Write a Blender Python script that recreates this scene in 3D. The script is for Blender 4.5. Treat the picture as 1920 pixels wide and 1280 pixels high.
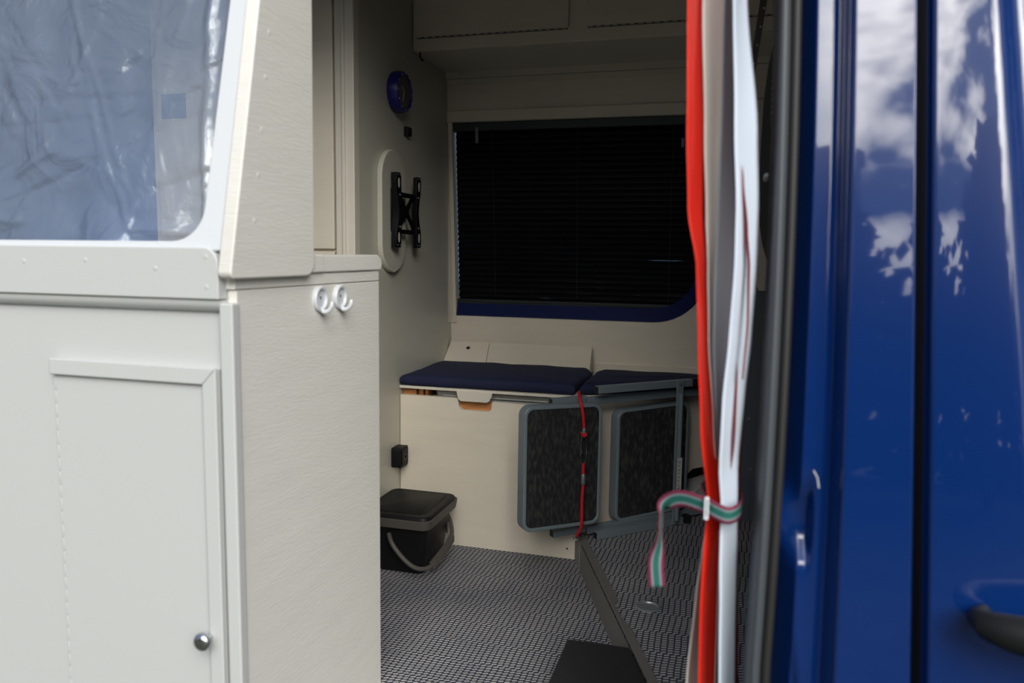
import bpy, math, random
from mathutils import Vector, Matrix
from mathutils.noise import noise as pnoise
random.seed(7)
S = bpy.context.scene
for o in list(bpy.data.objects): bpy.data.objects.remove(o)
COL = S.collection
R = math.radians

# ------------------------------------------------------------------ camera
cd = bpy.data.cameras.new('camera'); cam = bpy.data.objects.new('camera', cd); COL.objects.link(cam)
S.camera = cam
cd.sensor_width = 36; cd.lens = 1450/1920*36; cd.clip_start = .02; cd.clip_end = 400
yaw, pit, rol = R(15.7), R(6.4), R(.8)
fw = Vector((-math.sin(yaw)*math.cos(pit), math.cos(yaw)*math.cos(pit), -math.sin(pit)))
rt0 = Vector((math.cos(yaw), math.sin(yaw), 0)); up0 = rt0.cross(fw)
rt = rt0*math.cos(rol)+up0*math.sin(rol); up = -rt0*math.sin(rol)+up0*math.cos(rol)
M = Matrix((rt, up, -fw)).transposed().to_4x4(); M.translation = Vector((0, 0, .83))
cam.matrix_world = M
cd.dof.use_dof = True; cd.dof.focus_distance = 2.1; cd.dof.aperture_fstop = 4.2

# ------------------------------------------------------------------ world: sky with broken cloud
GLOW, BASE = 26, .30
W = bpy.data.worlds.new('sky'); S.world = W; W.use_nodes = True
nt = W.node_tree; nt.nodes.clear()
def nd(t, **k):
    n = nt.nodes.new(t)
    for a, b in k.items(): setattr(n, a, b)
    return n
out = nd('ShaderNodeOutputWorld'); bg = nd('ShaderNodeBackground'); nt.links.new(bg.outputs[0], out.inputs[0])
tc = nd('ShaderNodeTexCoord'); sep = nd('ShaderNodeSeparateXYZ'); nt.links.new(tc.outputs['Generated'], sep.inputs[0])
grad = nd('ShaderNodeValToRGB'); nt.links.new(sep.outputs[2], grad.inputs[0])
grad.color_ramp.elements[0].position = 0; grad.color_ramp.elements[0].color = (.27, .39, .62, 1)
grad.color_ramp.elements[1].position = .8; grad.color_ramp.elements[1].color = (.13, .27, .60, 1)
mp = nd('ShaderNodeMapping'); mp.inputs['Scale'].default_value = (1, 1, 1.7); mp.inputs['Location'].default_value = (3.1, 1.7, .4)
nt.links.new(tc.outputs['Generated'], mp.inputs[0])
nz = nd('ShaderNodeTexNoise'); nz.inputs['Scale'].default_value = 4.2; nz.inputs['Detail'].default_value = 9; nz.inputs['Roughness'].default_value = .56
nz.inputs['Distortion'].default_value = .25
nt.links.new(mp.outputs[0], nz.inputs['Vector'])
cr = nd('ShaderNodeValToRGB'); nt.links.new(nz.outputs['Fac'], cr.inputs[0])
cr.color_ramp.elements[0].position = .42; cr.color_ramp.elements[0].color = (0, 0, 0, 1)
cr.color_ramp.elements[1].position = .55; cr.color_ramp.elements[1].color = (1, 1, 1, 1)
cc = nd('ShaderNodeValToRGB'); nt.links.new(nz.outputs['Fac'], cc.inputs[0])
cc.color_ramp.elements[0].position = .44; cc.color_ramp.elements[0].color = (1.0, 1.0, 1.0, 1)
cc.color_ramp.elements[1].position = .74; cc.color_ramp.elements[1].color = (.50, .54, .60, 1)
mul = nd('ShaderNodeMix', data_type='RGBA', blend_type='MULTIPLY'); mul.inputs[0].default_value = 1
mul.inputs[7].default_value = (1.05, 1.0, .90, 1); nt.links.new(cc.outputs[0], mul.inputs[6]); mul.clamp_result = False
mx = nd('ShaderNodeMix', data_type='RGBA'); nt.links.new(cr.outputs[0], mx.inputs[0]); nt.links.new(grad.outputs[0], mx.inputs[6]); nt.links.new(mul.outputs[2], mx.inputs[7])
# clouds are brightest around the veiled sun (to the right behind the camera, 38 degrees up)
az_, el_ = R(26), R(33)
SUN = (math.sin(az_)*math.cos(el_), -math.cos(az_)*math.cos(el_), math.sin(el_))
dt = nd('ShaderNodeVectorMath', operation='DOT_PRODUCT'); nt.links.new(tc.outputs['Generated'], dt.inputs[0]); dt.inputs[1].default_value = SUN
mxx = nd('ShaderNodeMath', operation='MAXIMUM'); nt.links.new(dt.outputs['Value'], mxx.inputs[0]); mxx.inputs[1].default_value = 0
pw = nd('ShaderNodeMath', operation='POWER'); nt.links.new(mxx.outputs[0], pw.inputs[0]); pw.inputs[1].default_value = 14
ma = nd('ShaderNodeMath', operation='MULTIPLY_ADD'); nt.links.new(pw.outputs[0], ma.inputs[0]); ma.inputs[1].default_value = GLOW; ma.inputs[2].default_value = BASE
cs = nd('ShaderNodeVectorMath', operation='SCALE'); nt.links.new(mul.outputs[2], cs.inputs[0]); nt.links.new(ma.outputs[0], cs.inputs[3])
nt.links.new(cs.outputs[0], mx.inputs[7])
nt.links.new(mx.outputs[2], bg.inputs[0]); bg.inputs[1].default_value = 1.0
S.view_settings.view_transform = 'Standard'; S.view_settings.look = 'None'
S.view_settings.gamma = 1; S.view_settings.use_curve_mapping = False
S.view_settings.exposure = 0.04

# ------------------------------------------------------------------ materials
def mat(name, col, rough=.5, metal=0, bump=0, bscale=60, stretch=(1, 1, 1), var=0, coat=0, coat_ior=1.5, spec=.5, emit=None, vscale=8, bdist=.001):
    m = bpy.data.materials.new(name); m.use_nodes = True
    n = m.node_tree; b = n.nodes['Principled BSDF']
    b.inputs['Base Color'].default_value = (*col, 1); b.inputs['Roughness'].default_value = rough
    b.inputs['Metallic'].default_value = metal; b.inputs['Specular IOR Level'].default_value = spec
    b.inputs['Coat Weight'].default_value = coat; b.inputs['Coat IOR'].default_value = coat_ior; b.inputs['Coat Roughness'].default_value = .03
    t = n.nodes.new('ShaderNodeTexCoord'); mpp = n.nodes.new('ShaderNodeMapping'); mpp.inputs['Scale'].default_value = stretch
    n.links.new(t.outputs['Object'], mpp.inputs[0])
    if bump:
        z = n.nodes.new('ShaderNodeTexNoise'); z.inputs['Scale'].default_value = bscale; z.inputs['Detail'].default_value = 5
        n.links.new(mpp.outputs[0], z.inputs['Vector'])
        bm = n.nodes.new('ShaderNodeBump'); bm.inputs['Strength'].default_value = bump; bm.inputs['Distance'].default_value = bdist
        n.links.new(z.outputs['Fac'], bm.inputs['Height']); n.links.new(bm.outputs[0], b.inputs['Normal'])
    if var:
        z2 = n.nodes.new('ShaderNodeTexNoise'); z2.inputs['Scale'].default_value = vscale; z2.inputs['Detail'].default_value = 6
        n.links.new(mpp.outputs[0], z2.inputs['Vector'])
        rp = n.nodes.new('ShaderNodeValToRGB')
        rp.color_ramp.elements[0].position = .3; rp.color_ramp.elements[1].position = .7
        rp.color_ramp.elements[0].color = (*[max(0, c*(1-var)) for c in col], 1)
        rp.color_ramp.elements[1].color = (*[min(1, c*(1+var)) for c in col], 1)
        n.links.new(z2.outputs['Fac'], rp.inputs[0]); n.links.new(rp.outputs[0], b.inputs['Base Color'])
    return m
white = mat('white_brushed_paint', (.76, .75, .71), .42, bump=.5, bscale=40, stretch=(1.2, 1.2, 9), var=.025, vscale=5)
white_darkened = mat('white_paint_darkened', (.545, .56, .56), .35, bump=.2, bscale=30)  # same white as the cabinet side, darkened to hold back light on the front
frame_white = mat('bright_white_paint', (.64, .67, .71), .3, bump=.2, bscale=30)
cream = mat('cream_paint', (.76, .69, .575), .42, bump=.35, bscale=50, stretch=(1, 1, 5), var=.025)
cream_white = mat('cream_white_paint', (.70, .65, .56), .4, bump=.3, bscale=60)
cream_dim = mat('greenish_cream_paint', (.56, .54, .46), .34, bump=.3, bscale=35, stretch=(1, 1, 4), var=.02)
black_pl = mat('black_plastic', (.007, .007, .008), .5, bump=.2, bscale=300, spec=.22)
black_fab = mat('black_fabric', (.012, .012, .014), .9, bump=.6, bscale=400)
rim_pl = mat('dark_brown_grey_plastic', (.085, .077, .07), .5, spec=.3)
black_metal = mat('black_metal', (.004, .004, .005), .45, spec=.2)
grey_metal = mat('grey_powder_coated_tube', (.17, .21, .235), .38, spec=.6)
chrome = mat('brushed_chrome', (.55, .57, .6), .25, metal=1)
navy = mat('navy_cloth', (.006, .010, .045), .85, bump=.5, bscale=260, var=.15, vscale=30)
blue_trim = mat('blue_window_paint', (.0035, .010, .075), .6, spec=.15)
blue_paint = mat('glossy_blue_car_paint', (.0022, .022, .125), .22, coat=1, coat_ior=1.55, spec=.2)
grey_trim = mat('grey_door_trim', (.055, .064, .075), .5, bump=.2, bscale=120)
rubber = mat('black_rubber', (.012, .012, .012), .6)
dark_panel = mat('charcoal_panel', (.085, .10, .12), .55, bump=.15, bscale=200)
wood = mat('orange_plywood', (.58, .25, .09), .5, bump=.4, bscale=30, stretch=(1, 8, 14), var=.2, vscale=10)
red_pl = mat('red_pvc', (.72, .025, .012), .25, bump=.25, bscale=9, bdist=.004, var=.08)
grey_pl = mat('grey_pvc', (.46, .53, .60), .25, bump=.25, bscale=9, bdist=.004)
pale_pl = mat('pale_pvc', (.66, .66, .61), .25, bump=.25, bscale=9, bdist=.004)
white_pl = mat('white_pvc', (.62, .70, .82), .3, bump=.25, bscale=9, bdist=.004)
maroon_pl = mat('maroon_edge_pvc', (.20, .02, .025), .4)
red_rope = mat('red_elastic_cord', (.50, .008, .02), .6, bump=.8, bscale=500)
dull_metal = mat('galvanised_metal', (.30, .31, .32), .45, metal=.8)
blind_m = mat('black_blind_slat', (.0035, .0035, .004), .42, spec=.16)
blind_rail = mat('dark_blind_rail', (.02, .024, .028), .4)
clear_pl = mat('clear_wand_plastic', (.22, .24, .24), .2)
clock_blue = mat('blue_clock_plastic', (.007, .009, .15), .35)
clock_face = mat('grey_clock_face', (.10, .095, .085), .5)
bright = mat('pale_print', (.6, .6, .58), .5)
strip_m = mat('grey_rubber_edging', (.15, .145, .135), .6, bump=.3, bscale=80)
strip_pl = mat('grey_plywood_end', (.25, .24, .22), .7, bump=.3, bscale=60)
hinge_m = mat('painted_hinge', (.60, .55, .46), .5)
dark_gap = mat('dark_brown_gap', (.10, .07, .045), .8)
grey_box_m = mat('light_grey_plastic', (.42, .43, .43), .5)
blue_cloth = mat('blue_panel_paint', (.07, .17, .50), .6)
square_m = mat('blue_grey_label', (.12, .17, .28), .5)
brownish = mat('brown_grey_metal', (.12, .11, .095), .6)
outer_white = mat('van_inner_lining', (.30, .29, .27), .7)
bark = mat('bark', (.05, .04, .03), .9)
leafm = mat('dark_leaves', (.018, .035, .012), .8)
groundm = mat('gravel_and_grass', (.085, .085, .055), .95, bump=.5, bscale=8, var=.3, vscale=3)
buckle_m = mat('white_buckle', (.7, .75, .8), .3)

# tread carpet (black with worn vertical grain)
tread_m = mat('black_tread_carpet', (.013, .015, .016), .95, bump=.8, bscale=300, stretch=(3, 3, 1))
n = tread_m.node_tree; b = n.nodes['Principled BSDF']; t = n.nodes.new('ShaderNodeTexCoord')
mp_ = n.nodes.new('ShaderNodeMapping'); mp_.inputs['Scale'].default_value = (60, 60, 22); n.links.new(t.outputs['Object'], mp_.inputs[0])
z_ = n.nodes.new('ShaderNodeTexNoise'); z_.inputs['Scale'].default_value = 2; z_.inputs['Detail'].default_value = 8; n.links.new(mp_.outputs[0], z_.inputs['Vector'])
r_ = n.nodes.new('ShaderNodeValToRGB'); r_.color_ramp.elements[0].position = .45; r_.color_ramp.elements[0].color = (.011, .012, .013, 1)
r_.color_ramp.elements[1].position = .8; r_.color_ramp.elements[1].color = (.065, .065, .062, 1)
n.links.new(z_.outputs['Fac'], r_.inputs[0]); n.links.new(r_.outputs[0], b.inputs['Base Color'])

# woven awning-carpet: pale ribs on a navy ground, in columns 12.5 mm wide
def woven():
    m = bpy.data.materials.new('woven_blue_grey_carpet'); m.use_nodes = True; n = m.node_tree; b = n.nodes['Principled BSDF']
    b.inputs['Roughness'].default_value = .9; b.inputs['Specular IOR Level'].default_value = .2
    t = n.nodes.new('ShaderNodeTexCoord')
    wob = n.nodes.new('ShaderNodeTexNoise'); wob.inputs['Scale'].default_value = 7; wob.inputs['Detail'].default_value = 2
    n.links.new(t.outputs['Object'], wob.inputs['Vector'])
    va = n.nodes.new('ShaderNodeVectorMath'); va.operation = 'SCALE'; va.inputs[3].default_value = .012
    n.links.new(wob.outputs['Color'], va.inputs[0])
    ad = n.nodes.new('ShaderNodeVectorMath'); n.links.new(t.outputs['Object'], ad.inputs[0]); n.links.new(va.outputs[0], ad.inputs[1])
    sp = n.nodes.new('ShaderNodeSeparateXYZ'); n.links.new(ad.outputs[0], sp.inputs[0])
    def mth(op, a_, b_=None, c_=None):
        q = n.nodes.new('ShaderNodeMath'); q.operation = op
        for i_, w_ in enumerate((a_, b_, c_)):
            if w_ is None: continue
            if isinstance(w_, (int, float)): q.inputs[i_].default_value = w_
            else: n.links.new(w_, q.inputs[i_])
        return q.outputs[0]
    blk = mth('MODULO', mth('FLOOR', mth('MULTIPLY', sp.outputs[1], 1/.0828)), 2)
    U = mth('ADD', mth('MULTIPLY', sp.outputs[0], 1/.0125), mth('MULTIPLY', blk, .5))
    V = mth('ADD', mth('MULTIPLY', sp.outputs[1], 1/.0092), mth('MULTIPLY', mth('SINE', mth('MULTIPLY', U, 6.2832)), .12))
    du = mth('ABSOLUTE', mth('SUBTRACT', mth('FRACT', U), .5)); dv = mth('ABSOLUTE', mth('SUBTRACT', mth('FRACT', V), .5))
    mu = n.nodes.new('ShaderNodeMapRange'); mu.interpolation_type = 'SMOOTHSTEP'; n.links.new(du, mu.inputs[0]); mu.inputs[1].default_value = .34; mu.inputs[2].default_value = .46; mu.inputs[3].default_value = 1; mu.inputs[4].default_value = 0
    mv = n.nodes.new('ShaderNodeMapRange'); mv.interpolation_type = 'SMOOTHSTEP'; n.links.new(dv, mv.inputs[0]); mv.inputs[1].default_value = .18; mv.inputs[2].default_value = .36; mv.inputs[3].default_value = 1; mv.inputs[4].default_value = 0
    rib = mth('MULTIPLY', mu.outputs[0], mv.outputs[0])
    br = n.nodes.new('ShaderNodeMix'); br.data_type = 'RGBA'; n.links.new(rib, br.inputs[0])
    br.inputs[6].default_value = (.026, .031, .068, 1); br.inputs[7].default_value = (.50, .50, .49, 1)
    big = n.nodes.new('ShaderNodeTexNoise'); big.inputs['Scale'].default_value = 5; big.inputs['Detail'].default_value = 4; n.links.new(t.outputs['Object'], big.inputs['Vector'])
    rp = n.nodes.new('ShaderNodeValToRGB'); rp.color_ramp.elements[0].color = (.72, .72, .74, 1); rp.color_ramp.elements[0].position = .3
    rp.color_ramp.elements[1].color = (1.12, 1.1, 1.05, 1); rp.color_ramp.elements[1].position = .7; n.links.new(big.outputs['Fac'], rp.inputs[0])
    ml = n.nodes.new('ShaderNodeMix'); ml.data_type = 'RGBA'; ml.blend_type = 'MULTIPLY'; ml.inputs[0].default_value = 1
    n.links.new(br.outputs[2], ml.inputs[6]); n.links.new(rp.outputs[0], ml.inputs[7]); n.links.new(ml.outputs[2], b.inputs['Base Color'])
    bm = n.nodes.new('ShaderNodeBump'); bm.inputs['Strength'].default_value = .7; bm.inputs['Distance'].default_value = .002
    n.links.new(rib, bm.inputs['Height']); n.links.new(bm.outputs[0], b.inputs['Normal'])
    return m
carpet = woven()
# creased translucent film
film = bpy.data.materials.new('translucent_plastic_film'); film.use_nodes = True
n = film.node_tree; n.nodes.clear()
o_ = n.nodes.new('ShaderNodeOutputMaterial'); tr = n.nodes.new('ShaderNodeBsdfTransparent'); tr.inputs[0].default_value = (.9, .93, .97, 1)
df = n.nodes.new('ShaderNodeBsdfDiffuse'); df.inputs[0].default_value = (.50, .63, .88, 1)
gl = n.nodes.new('ShaderNodeBsdfGlossy'); gl.inputs['Roughness'].default_value = .16; gl.inputs[0].default_value = (.9, .95, 1, 1)
m1 = n.nodes.new('ShaderNodeMixShader'); m1.inputs[0].default_value = .235
m2 = n.nodes.new('ShaderNodeMixShader'); fr = n.nodes.new('ShaderNodeFresnel'); fr.inputs['IOR'].default_value = 1.45
fa = n.nodes.new('ShaderNodeMath'); fa.operation = 'ADD'; fa.inputs[1].default_value = .04; n.links.new(fr.outputs[0], fa.inputs[0]); n.links.new(fa.outputs[0], m2.inputs[0])
n.links.new(tr.outputs[0], m1.inputs[1]); n.links.new(df.outputs[0], m1.inputs[2]); n.links.new(m1.outputs[0], m2.inputs[1]); n.links.new(gl.outputs[0], m2.inputs[2]); n.links.new(m2.outputs[0], o_.inputs[0])
tcx = n.nodes.new('ShaderNodeTexCoord'); fz = n.nodes.new('ShaderNodeTexNoise'); fz.inputs['Scale'].default_value = 9; fz.inputs['Detail'].default_value = 6; fz.inputs['Distortion'].default_value = 1.2
n.links.new(tcx.outputs['Object'], fz.inputs['Vector']); fb = n.nodes.new('ShaderNodeBump'); fb.inputs['Strength'].default_value = .5; fb.inputs['Distance'].default_value = .02
n.links.new(fz.outputs['Fac'], fb.inputs['Height'])
for q in (df, gl, fr): n.links.new(fb.outputs[0], q.inputs['Normal'])
# window glass
glass = bpy.data.materials.new('tinted_window_glass'); glass.use_nodes = True
n = glass.node_tree; n.nodes.clear(); o_ = n.nodes.new('ShaderNodeOutputMaterial'); tr = n.nodes.new('ShaderNodeBsdfTransparent'); tr.inputs[0].default_value = (.55, .6, .62, 1)
gl = n.nodes.new('ShaderNodeBsdfGlossy'); gl.inputs['Roughness'].default_value = .02; m1 = n.nodes.new('ShaderNodeMixShader'); m1.inputs[0].default_value = .06
n.links.new(tr.outputs[0], m1.inputs[1]); n.links.new(gl.outputs[0], m1.inputs[2]); n.links.new(m1.outputs[0], o_.inputs[0])
# striped webbing, coloured across its width by UV
web = bpy.data.materials.new('striped_webbing'); web.use_nodes = True
n = web.node_tree; b = n.nodes['Principled BSDF']; b.inputs['Roughness'].default_value = .7
uvn = n.nodes.new('ShaderNodeUVMap'); sx = n.nodes.new('ShaderNodeSeparateXYZ'); n.links.new(uvn.outputs[0], sx.inputs[0])
rp = n.nodes.new('ShaderNodeValToRGB'); rp.color_ramp.interpolation = 'CONSTANT'; e = rp.color_ramp.elements
e[0].position = 0; e[0].color = (.16, .012, .045, 1); e[1].position = .19; e[1].color = (.17, .22, .24, 1)
for p_, c_ in ((.31, (.006, .105, .085)), (.68, (.17, .22, .24)), (.80, (.16, .012, .045))):
    q = e.new(p_); q.color = (*c_, 1)
n.links.new(sx.outputs[0], rp.inputs[0]); n.links.new(rp.outputs[0], b.inputs['Base Color'])

# ------------------------------------------------------------------ mesh builder
class MB:
    def __init__(s): s.v = []; s.f = []; s.uv = None
    def add(s, vs, fs):
        k = len(s.v); s.v += [Vector(v) for v in vs]; s.f += [tuple(i+k for i in f) for f in fs]; return s
    def box(s, x0, x1, y0, y1, z0, z1):
        return s.add([(x, y, z) for x in (x0, x1) for y in (y0, y1) for z in (z0, z1)],
                     [(0, 1, 3, 2), (4, 6, 7, 5), (0, 4, 5, 1), (2, 3, 7, 6), (0, 2, 6, 4), (1, 5, 7, 3)])
    def prism(s, pts, a, b, fn):            # pts 2-D polygon, fn(p, h) -> 3-D
        n = len(pts); vs = [fn(p, a) for p in pts]+[fn(p, b) for p in pts]
        return s.add(vs, [tuple(range(n))[::-1], tuple(range(n, 2*n))]+[(i, (i+1) % n, n+(i+1) % n, n+i) for i in range(n)])
    def ring(s, outer, inner, a, b, fn, closed=True):   # frame between two outlines of the same length
        n = len(outer); vs = [fn(p, h) for h in (a, b) for q in (outer, inner) for p in q]; fs = []
        O0, I0, O1, I1 = 0, n, 2*n, 3*n
        for i in range(n if closed else n-1):
            j = (i+1) % n
            fs += [(O0+i, I0+i, I0+j, O0+j), (O1+i, O1+j, I1+j, I1+i), (O0+i, O0+j, O1+j, O1+i), (I0+i, I1+i, I1+j, I0+j)]
        if not closed: fs += [(O0, O1, I1, I0), (O0+n-1, I0+n-1, I1+n-1, O1+n-1)]
        return s.add(vs, fs)
    def tube(s, path, r, n=10, closed=False, caps=True):
        P = [Vector(p) for p in path]; k0 = len(s.v); N = len(P); rr = r if isinstance(r, (list, tuple)) else [r]*N
        ref = None
        for i, p in enumerate(P):
            t = (P[(i+1) % N]-P[i-1]) if closed else (P[min(i+1, N-1)]-P[max(i-1, 0)])
            t.normalize()
            if ref is None: ref = t.orthogonal().normalized()
            u = (ref - t*ref.dot(t)).normalized(); ref = u; w = t.cross(u)
            s.v += [p+(u*math.cos(a)+w*math.sin(a))*rr[i] for a in [2*math.pi*j/n for j in range(n)]]
        for i in range(N if closed else N-1):
            a = k0+i*n; c = k0+((i+1) % N)*n
            s.f += [(a+j, a+(j+1) % n, c+(j+1) % n, c+j) for j in range(n)]
        if caps and not closed: s.f += [tuple(k0+j for j in range(n))[::-1], tuple(k0+(N-1)*n+j for j in range(n))]
        return s
    def lathe(s, prof, c, axis='z', n=24):   # prof [(r, h)]
        k0 = len(s.v); c = Vector(c)
        for r, h in prof:
            for j in range(n):
                a = 2*math.pi*j/n; p, q = r*math.cos(a), r*math.sin(a)
                s.v.append(c+(Vector((p, q, h)) if axis == 'z' else Vector((h, p, q)) if axis == 'x' else Vector((q, h, p))))
        for i in range(len(prof)-1):
            a = k0+i*n; b_ = a+n
            s.f += [(a+j, a+(j+1) % n, b_+(j+1) % n, b_+j) for j in range(n)]
        s.f += [tuple(k0+j for j in range(n))[::-1], tuple(k0+(len(prof)-1)*n+j for j in range(n))]
        return s
    def grid(s, nu, nv, fn):
        k0 = len(s.v); s.v += [Vector(fn(i/nu, j/nv)) for j in range(nv+1) for i in range(nu+1)]
        s.f += [(k0+j*(nu+1)+i, k0+j*(nu+1)+i+1, k0+(j+1)*(nu+1)+i+1, k0+(j+1)*(nu+1)+i) for j in range(nv) for i in range(nu)]
        return s
def wpos(p):
    v = Vector((0, 0, 0))
    while p: v += p.location; p = p.parent
    return v
def obj(name, mb, m, parent=None, bev=0, smooth=True, local=False, solid=0, seg=2, recalc=True, sharp=35):
    me = bpy.data.meshes.new(name)
    if parent is None:
        xs = [v.x for v in mb.v]; ys = [v.y for v in mb.v]; zs = [v.z for v in mb.v]
        off = Vector(((min(xs)+max(xs))/2, (min(ys)+max(ys))/2, min(zs)))
    else: off = Vector((0, 0, 0)) if local else wpos(parent)
    me.from_pydata([v-off for v in mb.v], [], mb.f)
    if mb.uv:
        l = me.uv_layers.new(name='UVMap')
        for lp in me.loops: l.data[lp.index].uv = mb.uv[lp.vertex_index]
    if recalc:
        import bmesh
        bm = bmesh.new(); bm.from_mesh(me); bmesh.ops.recalc_face_normals(bm, faces=bm.faces); bm.to_mesh(me); bm.free()
    me.materials.append(m)
    o = bpy.data.objects.new(name, me); COL.objects.link(o)
    if parent is None: o.location = off
    else: o.parent = parent
    if smooth:
        for p in me.polygons: p.use_smooth = True
        try: me.set_sharp_from_angle(angle=R(sharp))
        except Exception: pass
    if solid:
        q = o.modifiers.new('solid', 'SOLIDIFY'); q.thickness = solid; q.offset = 0
    if bev:
        q = o.modifiers.new('bevel', 'BEVEL'); q.width = bev; q.segments = seg; q.limit_method = 'ANGLE'; q.angle_limit = R(35); q.harden_normals = True
    return o
def tag(o, label=None, cat=None, group=None, kind=None):
    if label: o['label'] = label
    if cat: o['category'] = cat
    if group: o['group'] = group
    if kind: o['kind'] = kind
    return o
def thing(name, loc, label, cat, rz=0, group=None):
    o = bpy.data.objects.new(name, None); o.empty_display_size = .05; COL.objects.link(o); o.location = loc; o.rotation_euler = (0, 0, rz)
    return tag(o, label, cat, group)
def arc(cx, cz, r, a0, a1, n=6): return [(cx+r*math.cos(R(a0+(a1-a0)*i/n)), cz+r*math.sin(R(a0+(a1-a0)*i/n))) for i in range(n+1)]
def cat(pts, n=8):
    res = []; P = [Vector(p) for p in pts]; P = [P[0]*2-P[1]]+P+[P[-1]*2-P[-2]]
    for i in range(1, len(P)-2):
        for k in range(n):
            t = k/n; a, b, c, d = P[i-1:i+3]
            res.append(.5*((2*b)+(c-a)*t+(2*a-5*b+4*c-d)*t*t+(3*b-a-3*c+d)*t**3))
    return res+[P[-2]]
def rrect(x0, x1, z0, z1, r, n=6):
    return arc(x1-r, z0+r, r, -90, 0, n)+arc(x1-r, z1-r, r, 0, 90, n)+arc(x0+r, z1-r, r, 90, 180, n)+arc(x0+r, z0+r, r, 180, 270, n)
XZ = lambda p, h: (p[0], h, p[1])
YZ = lambda p, h: (h, p[0], p[1])
XY = lambda p, h: (p[0], p[1], h)

# ------------------------------------------------------------------ van shell
# floor: lower carpeted floor with the raised platform at the right
edge = lambda y: -.3775+(2.02-y)*.3815            # the step edge runs diagonally
fl = tag(obj('floor', MB().box(-2.6, 1.3, .86, 2.5, -.04, 0), carpet, smooth=False), kind='structure')
pf = MB().prism([(edge(2.02)+.004, 2.02), (edge(.9)+.004, .9), (1.2, .9), (1.2, 2.46), (-.377, 2.46)], .001, .08, XY)
obj('raised_platform', pf, carpet, fl, smooth=False)
# step edging: plywood end, ribbed riser, thin nosing
se = thing('step_edging', (edge(1.6), 1.6, 0), 'grey ribbed edging strip on the diagonal floor step', 'step edging')
def along(y, d=0, z=0):                            # d metres to the right of the step edge
    return (edge(y)+d, y, z)
mb = MB()
NR = 150
ys = [1.955-(1.955-.95)*i/NR for i in range(NR+1)]
pr = []
for i, y in enumerate(ys):
    bumpd = -.0022 if i % 2 else -.0005
    pr.append([along(y, bumpd-.001, .001), along(y, bumpd-.001, .074)])
mb.add([p for q in pr for p in q], [(2*i, 2*i+2, 2*i+3, 2*i+1) for i in range(NR)])
obj('riser', mb, strip_m, se, smooth=False)
mb = MB().prism([(2.02, .0), (1.955, 0), (1.955, .074), (2.02, .080)], -.003, .002, lambda p, h: along(p[0], h, p[1]))
obj('end_piece', mb, strip_pl, se)
mb = MB().prism([(edge(1.985)-.003, 1.985), (edge(.95)-.003, .95), (edge(.95)+.016, .95), (edge(1.50)+.018, 1.50), (edge(1.54)+.010, 1.54), (edge(1.60)+.006, 1.60), (edge(1.625)+.020, 1.625), (edge(1.66)+.022, 1.66), (edge(1.985)+.018, 1.985)], .079, .0825, XY)
obj('nosing', mb, strip_m, se, bev=.0008)
for y in (1.83, 1.655, 1.38): obj('screw', MB().lathe([(.002, 0), (.0018, .0008), (.0005, .001)], along(y, .009, .0823), n=10), dull_metal, se)

WY = lambda z, d=0: 2.452-.083*(z-.626)+d          # the far wall leans inward as it rises
LW = lambda p, h: (p[0], WY(p[1], h), p[1])
wb = MB()
x0, x1, zb, zt = -.893, -.062, .626, 1.249
wb.prism([(-1.6, -.02), (1.3, -.02), (1.3, zb), (-1.6, zb)], 0, .05, LW)
wb.prism([(-1.6, zt), (1.3, zt), (1.3, 1.9), (-1.6, 1.9)], 0, .05, LW)
wb.prism([(-1.6, zb), (x0, zb), (x0, zt), (-1.6, zt)], 0, .05, LW)
wb.prism([(x1, zb), (1.3, zb), (1.3, zt), (x1, zt)], 0, .05, LW)
ca = arc(x1-.17, zb+.17, .17, -90, 0, 10)
wb.prism([(x1, zb)]+ca[::-1], 0, .05, LW)
wback = tag(obj('wall_back', wb, cream, smooth=False), kind='structure')
# thin skirting lip behind the second cushion and small screws
obj('ledge', MB().prism([(-.41, .30), (.25, .30), (.25, .487), (-.41, .487)], -.006, .0, LW), cream, wback, bev=.002)
for x, z in ((-.83, .60), (-.415, .575), (-.41, .60), (-.24, .555)):
    obj('screw', MB().lathe([(.005, 0), (.0045, -.0008), (.002, -.001)], LW((x, z), 0), 'y', 12), cream, wback)
for a, (z0, z1, d) in enumerate([(1.249, 1.284, -.010), (1.381, 1.402, -.016), (1.364, 1.381, -.008)]):
    tag(obj('trim_%d' % (a+1), MB().prism([(-.9, z0), (.3, z0), (.3, z1), (-.9, z1)], d, 0, LW), cream_white if a else cream, bev=.003), kind='structure')
tag(obj('trim_4', MB().prism([(-.898, .60), (-.884, .60), (-.884, 1.249), (-.898, 1.249)], -.006, .012, LW), cream, bev=.002), kind='structure')
# window: blue reveal with a rounded corner, glass
w1 = thing('window_1', (-.48, 2.44, .63), None, None); tag(w1, kind='structure')
out_ = [(x0+.005, zb)]+arc(x1-.17, zb+.17, .17, -90, 0, 12)+[(x1, zt)]
inn_ = [(x0+.005, zb+.040)]+arc(x1-.17, zb+.17, .128, -90, 0, 12)+[(x1-.036, zt)]
mbw = MB(); N = len(out_)
mbw.add([LW(p, -.004) for p in out_]+[LW(p, .012) for p in inn_]+[LW(p, .055) for p in inn_],
        [(i, i+1, N+i+1, N+i) for i in range(N-1)]+[(N+i, N+i+1, 2*N+i+1, 2*N+i) for i in range(N-1)])
obj('window_frame', mbw, blue_trim, w1)
obj('pane', MB().prism([(x0-.03, zb-.02), (x1+.05, zb-.02), (x1+.05, zt+.03), (x0-.03, zt+.03)], .085, .089, LW), glass, w1)
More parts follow.
